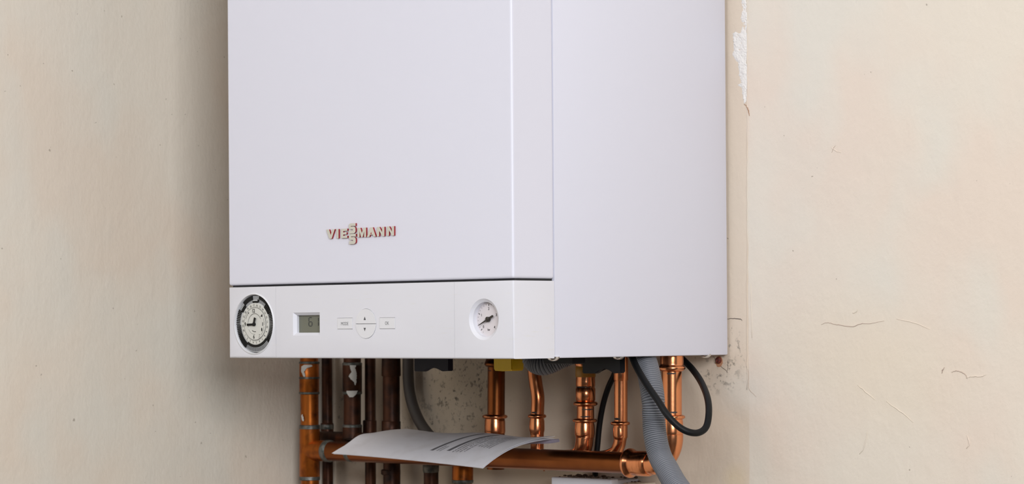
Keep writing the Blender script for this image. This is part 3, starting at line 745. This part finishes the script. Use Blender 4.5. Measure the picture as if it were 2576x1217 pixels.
Rp = empty('copper_pipe', pt(900, 1103, YC), 'dark level pipe behind the long horizontal one at the left', 'pipe')
a = pt(808, 1104, YC); b = pt(1000, 1101, YC); zz = pt(900, 1102, YC).z
obj('pipe', lathe(new(), (a.x, YC, zz), (1, 0, 0), [(0, .0066), (b.x-a.x, .0066)], 28), TARN, Rp, True, .7)
# lower pipes
Np = empty('copper_pipe', pt(1084, 1200, YB), 'grey-green soldered pipe end below the papers', 'pipe')
vpipe(Np, 'pipe', 1084, 1130, 3200, 37, YB-.004, TARN, 1100)
vprof(Np, 'solder_ring', 1084, YB-.004, [(1166, 38), (1168, 41), (1182, 41), (1188, 38)], SOLDER)
Op = empty('copper_pipe', pt(1164, 1200, YC), 'short orange copper pipe with a grey solder joint, under the papers', 'pipe')
vpipe(Op, 'pipe', 1164, 1130, 3200, 47, YC+.004, OLDC, 1180)
vprof(Op, 'fitting', 1164, YC+.004, [(1150, 47), (1152, 53), (1206, 53), (1207, 47)], OLDC)
vprof(Op, 'solder_ring', 1164, YC+.004, [(1205, 48), (1207, 54), (1213, 54), (1216, 48)], SOLDER)
# cream bent pipe
o = obj('bent_pipe', sweep(new(), catmull([pt(1027, TOPY, .294), pt(1027, 950, .294), pt(1033, 1000, .294), pt(1048, 1045, .294), pt(1070, 1082, .294), pt(1100, 1110, .294), pt(1160, 1130, .294)], 8), mpx(14, pt(1030, 1000, .294)), 24), mat('grey_beige_pipe', (0.05, 0.042, 0.037), 0.55), smooth=True)
tag(o, 'dull grey-beige plastic pipe curving down the wall behind the papers', 'pipe')

# ------------------------------------------------------------------ hose and cables
def pitch(p): return lambda i, s: 0
P = [pt(1338, 850, .20), pt(1338, 885, .20), pt(1345, 908, .20), pt(1366, 916, .20), pt(1392, 908, .205), pt(1425, 893, .213), pt(1470, 876, .22), pt(1530, 868, .22), pt(1575, 868, .22), pt(1605, 880, .212), pt(1620, 899, .207), pt(1634, 949, .197), pt(1643, 1005, .19), pt(1645, 1060, .19), pt(1649, 1101, .188), pt(1660, 1146, .185), pt(1679, 1182, .18), pt(1699, 1217, .175), pt(1730, 1260, .17), pt(1770, 1330, .17), pt(1810, 1480, .17), pt(1825, 1800, .17), pt(1830, 2500, .17)]
path = resample(catmull(P, 24), 0.00044)
PT = 0.0022
def hr(i, s):
    return 0.0099 + (-0.0002, 0.0012, 0.0015, 0.0015, 0.0012)[i % 5]
o = obj('corrugated_hose', sweep(new(), path, hr, 28), GREYH, smooth=True, angle=0.9)
tag(o, 'grey corrugated drain hose looping under the boiler and hanging down at the right', 'hose')
P = [pt(1583, 868, .19), pt(1591, 899, .186), pt(1605, 930, .180), pt(1630, 971, .173), pt(1655, 1007, .169), pt(1677, 1041, .168), pt(1705, 1071, .173), pt(1732, 1086, .18), pt(1757, 1088, .19), pt(1776, 1074, .20), pt(1783, 1041, .21), pt(1780, 1002, .225), pt(1765, 963, .245), pt(1743, 930, .265), pt(1722, 908, .275), pt(1700, 885, .28), pt(1695, 860, .28)]
o = obj('power_cable', sweep(new(), resample(catmull(P, 12), .002), mpx(8.6, P[3]), 20), RUBBER, smooth=True)
tag(o, 'thick black cable hanging in a loop, crossing the grey hose', 'cable', 'black cables under the boiler')
P = [pt(1560, 880, .287), pt(1552, 920, .287), pt(1544, 944, .287), pt(1530, 975, .288), pt(1517, 1018, .289), pt(1508, 1070, .29), pt(1503, 1122, .29), pt(1498, 1170, .29), pt(1497, 1215, .289)]
o = obj('power_cable', sweep(new(), resample(catmull(P, 12), .002), mpx(7.2, P[3]), 20), RUBBER, smooth=True)
tag(o, 'black cable running down behind the horizontal pipe to the white box', 'cable', 'black cables under the boiler')

# ------------------------------------------------------------------ handles
def handle(px0, px1, pyb, Y, depth, outline, mt, label, name='valve_handle', stem=True, bev=.0012):
    a = at(px0, pyb, Y); b = at(px1, pyb, Y); wd = b.x-a.x
    root = empty(name, ((a.x+b.x)/2, Y, a.z), label, 'valve')
    bm = new(); sc = wd
    prism(bm, [Vector((a.x+u*wd, Y, a.z+v*0.001)) for u, v in outline], (0, depth, 0))
    bmesh.ops.bevel(bm, geom=bm.edges[:], offset=bev, segments=2, affect='EDGES', clamp_overlap=True)
    obj('handle', bm, mt, root)
    if stem:
        c = Vector(((a.x+b.x)/2, Y+depth/2, z+0.004))
        obj('stem', lathe(new(), c, (0, 0, 1), [(0, .006), (.051, .006)], 20), STEEL, root, True, .8)
    return root
hz = 22
handle(1041, 1129, 934, .19, .007, [(0, hz), (0, 0), (.26, 0), (.40, 3.2), (.54, 5.2), (.66, 3.2), (.80, .3), (1, .8), (1, hz)], NAVY, 'navy-black plastic valve handle left of the yellow one', bev=.0008)
handle(1240, 1288, 932, .19, .018, [(0, hz), (.02, 0), (.5, -.6), (1, 0), (1, hz)], YELLOW, 'yellow plastic gas valve handle under the boiler edge')
handle(1464, 1562, 939, .185, .007, [(0, hz), (0, 0), (.34, 0), (.45, 4.2), (.58, 6.0), (.68, 3.6), (.80, .3), (1, .8), (1, hz)], BLACK, 'black notched plastic valve handle over the pipe with stacked fittings', bev=.0009)
a = pt(1367, 915, .14); b = pt(1441, 915, .14)
bk = obj('cable_clamp', box(new(), (a.x, .14, a.z), (b.x, .158, z+.056), .0008), BLACK)
tag(bk, 'black plastic bar tucked under the boiler beside the left chrome screw', 'bracket')

# ------------------------------------------------------------------ papers on the header pipe
FL, FR, BR_, BL = pt(838, 1141, .172), pt(1214, 1177, .165), pt(1394, 1104, .261), pt(1022, 1084, .255)
ptop = Zh+rh+0.0016
def surf(u, v, dz=0.0, grow=0.0):
    p = FL.lerp(FR, u).lerp(BL.lerp(BR_, u), v)
    zl = FL.z+(FR.z-FL.z)*(u**1.5); zb = BL.z+(BR_.z-BL.z)*u
    p.z = zl+(zb-zl)*(1-(1-v)**2.2) + 0.0010*math.sin(7*u+3*v)*math.sin(PI*v) + 0.0012*math.sin(11*u+2*v)*v*v + dz
    # keep the sheets clear of the pipe
    dy = abs(p.y-YP)
    if dy < rh+.004: p.z = max(p.z, Zh+rh+0.0012+dz)
    return p
def sheet(bm, dz, off, u1=1.0, curl=None, th=.00025):
    nu, nv = 48, 28; top = []; bot = []
    for i in range(nu+1):
        ra = []; rb_ = []
        for j in range(nv+1):
            u, v = i/nu, j/nv
            p = surf(u, v, dz)+Vector((off[0], off[1], 0))
            if curl: p.z += curl(u, v)
            ra.append(bm.verts.new(p)); rb_.append(bm.verts.new(p-Vector((0, 0, th))))
        top.append(ra); bot.append(rb_)
    for i in range(nu):
        for j in range(nv):
            bm.faces.new((top[i][j], top[i+1][j], top[i+1][j+1], top[i][j+1])); bm.faces.new((bot[i][j], bot[i][j+1], bot[i+1][j+1], bot[i+1][j]))
    for i in range(nu):
        bm.faces.new((top[i][0], bot[i][0], bot[i+1][0], top[i+1][0])); bm.faces.new((top[i][nv], top[i+1][nv], bot[i+1][nv], bot[i][nv]))
    for j in range(nv):
        bm.faces.new((top[0][j], top[0][j+1], bot[0][j+1], bot[0][j])); bm.faces.new((top[nu][j], bot[nu][j], bot[nu][j+1], top[nu][j+1]))
pap = empty('paper_leaflet', surf(.5, .6), 'creased white printed leaflet lying across the horizontal pipe', 'papers')
def c_top(u, v): return .0035*math.exp(-((u)**2)/.004-((v-.35)**2)/.02) + .0012*math.exp(-((u-.97)**2)/.01)*v
bm = new(); sheet(bm, .0014, (.001, .0), curl=c_top); obj('top_sheet', bm, PAPER, pap, True, .9)
bm = new(); sheet(bm, .0007, (-.0005, -.0015)); obj('sheet', bm, PAPER, pap, True, .9)
bm = new(); sheet(bm, .0000, (.0015, -.001)); obj('sheet', bm, PAPER, pap, True, .9)
# print
bm = new()
def line(u0, v0, u1, v1, th, gaps=True):
    n = 60; on = True
    for i in range(n):
        if gaps and random.random() < .16: continue
        ua, va = u0+(u1-u0)*i/n, v0+(v1-v0)*i/n; ub, vb = u0+(u1-u0)*(i+.86)/n, v0+(v1-v0)*(i+.86)/n
        du = th
        f = [surf(ua, va, .00165), surf(ub, vb, .00165), surf(ub+du, vb, .00165), surf(ua+du, va, .00165)]
        for p, (uu, vv) in zip(f, ((ua, va), (ub, vb), (ub+du, vb), (ua+du, va))): p.z += c_top(uu, vv); p.x += .001
        bm.faces.new([bm.verts.new(p) for p in f])
line(.56, .20, .58, .90, .020, False); line(.66, .22, .68, .88, .022, False)
line(.60, .20, .60, .34, .007); line(.62, .20, .62, .33, .006)
for k in range(4): line(.705+k*.022, .20+.005*k, .705+k*.022, .72, .006)
for k in range(5): line(.80+k*.021, .36-.01*k, .80+k*.021, .80-.02*k, .006)
obj('printed_text', bm, mat('print_grey', (0.16, 0.155, 0.17), .7), pap)
# folded corner sheet sticking out at the right
bm = new(); q = []
for i in range(13):
    t = i/12
    for s in (0,): pass
    q.append([pt(1290+t*118, 1121-13*t*t, .250+.006*t)+Vector((0, 0, .0012*math.sin(5*t))), pt(1318+t*86, 1103+2*t, .262), ])
rows = []
for a_, b_ in q: rows.append([bm.verts.new(a_.lerp(b_, k/4)+Vector((0, 0, .0018*math.sin(PI*k/4)))) for k in range(5)])
for r0, r1 in zip(rows, rows[1:]):
    for k in range(4): bm.faces.new((r0[k], r1[k], r1[k+1], r0[k+1]))
ex = bmesh.ops.solidify(bm, geom=bm.faces[:], thickness=.0003)
obj('folded_flap', bm, mat('paper_lilac', (0.62, 0.58, 0.68), .7), pap, True, .9)

# ------------------------------------------------------------------ wall box and bits
a = pt(1386, 1199, .268); b = pt(1537, 1203, .268)
wbx = empty('junction_box', ((a.x+b.x)/2, YW, a.z-.08), 'white plastic box on the wall below the horizontal pipe', 'box')
obj('cover', box(new(), (a.x, .268, a.z-.11), (b.x, .280, a.z), .0015), BOXW, wbx)
obj('back_box', box(new(), (a.x+.0015, .2803, a.z-.109), (b.x-.0015, YW, a.z-.0015), .0006), BOXW, wbx)
obj('side_block', box(new(), (b.x+.0006, .285, a.z-.11), (b.x+.022, YW, a.z-.004), .0012), wb_mat, wbx)
bm = new(); random.seed(3)
for i in range(46):
    x = random.uniform(a.x-.002, b.x+.016); y = random.uniform(.270, YW-.003); s = random.uniform(.0008, .0026)
    r = bmesh.ops.create_icosphere(bm, subdivisions=1, radius=s)
    for v in r['verts']: v.co = Vector((v.co.x*1.6, v.co.y, v.co.z*.7))*random.uniform(.8, 1.2)+Vector((x, y, a.z+s*.3 if x < b.x else a.z-.0035))
o = obj('plaster_debris', bm, DEBRIS); tag(o, 'brown crumbs of plaster dust on top of the white wall box', 'debris', kind='stuff')
# rusty screw
p = at(1809, 906, YW)
sc = empty('rusty_screw', p, 'rusted red-brown screw in the wall below the boiler corner', 'screw')
obj('head', lathe(new(), p+Vector((0, .002, 0)), (0, -1, 0), [(0, .0032), (.003, .0034), (.0045, .0030), (.0055, .0020), (.0048, .0012), (.0046, 0)], 20), RUST, sc, True, .9)
bm = new(); prism(bm, [p+Vector((math.cos(t*PI/10)*.0046*(1+.15*math.sin(3*t)), .0005, math.sin(t*PI/10)*.0056-.0012)) for t in range(20)], (0, -.0008, 0))
obj('rust_stain', bm, RUSTS, sc)
for o in list(bpy.data.objects):
    if o.type == 'MESH' and o.name.split('.')[0] == 'c': bpy.data.objects.remove(o)
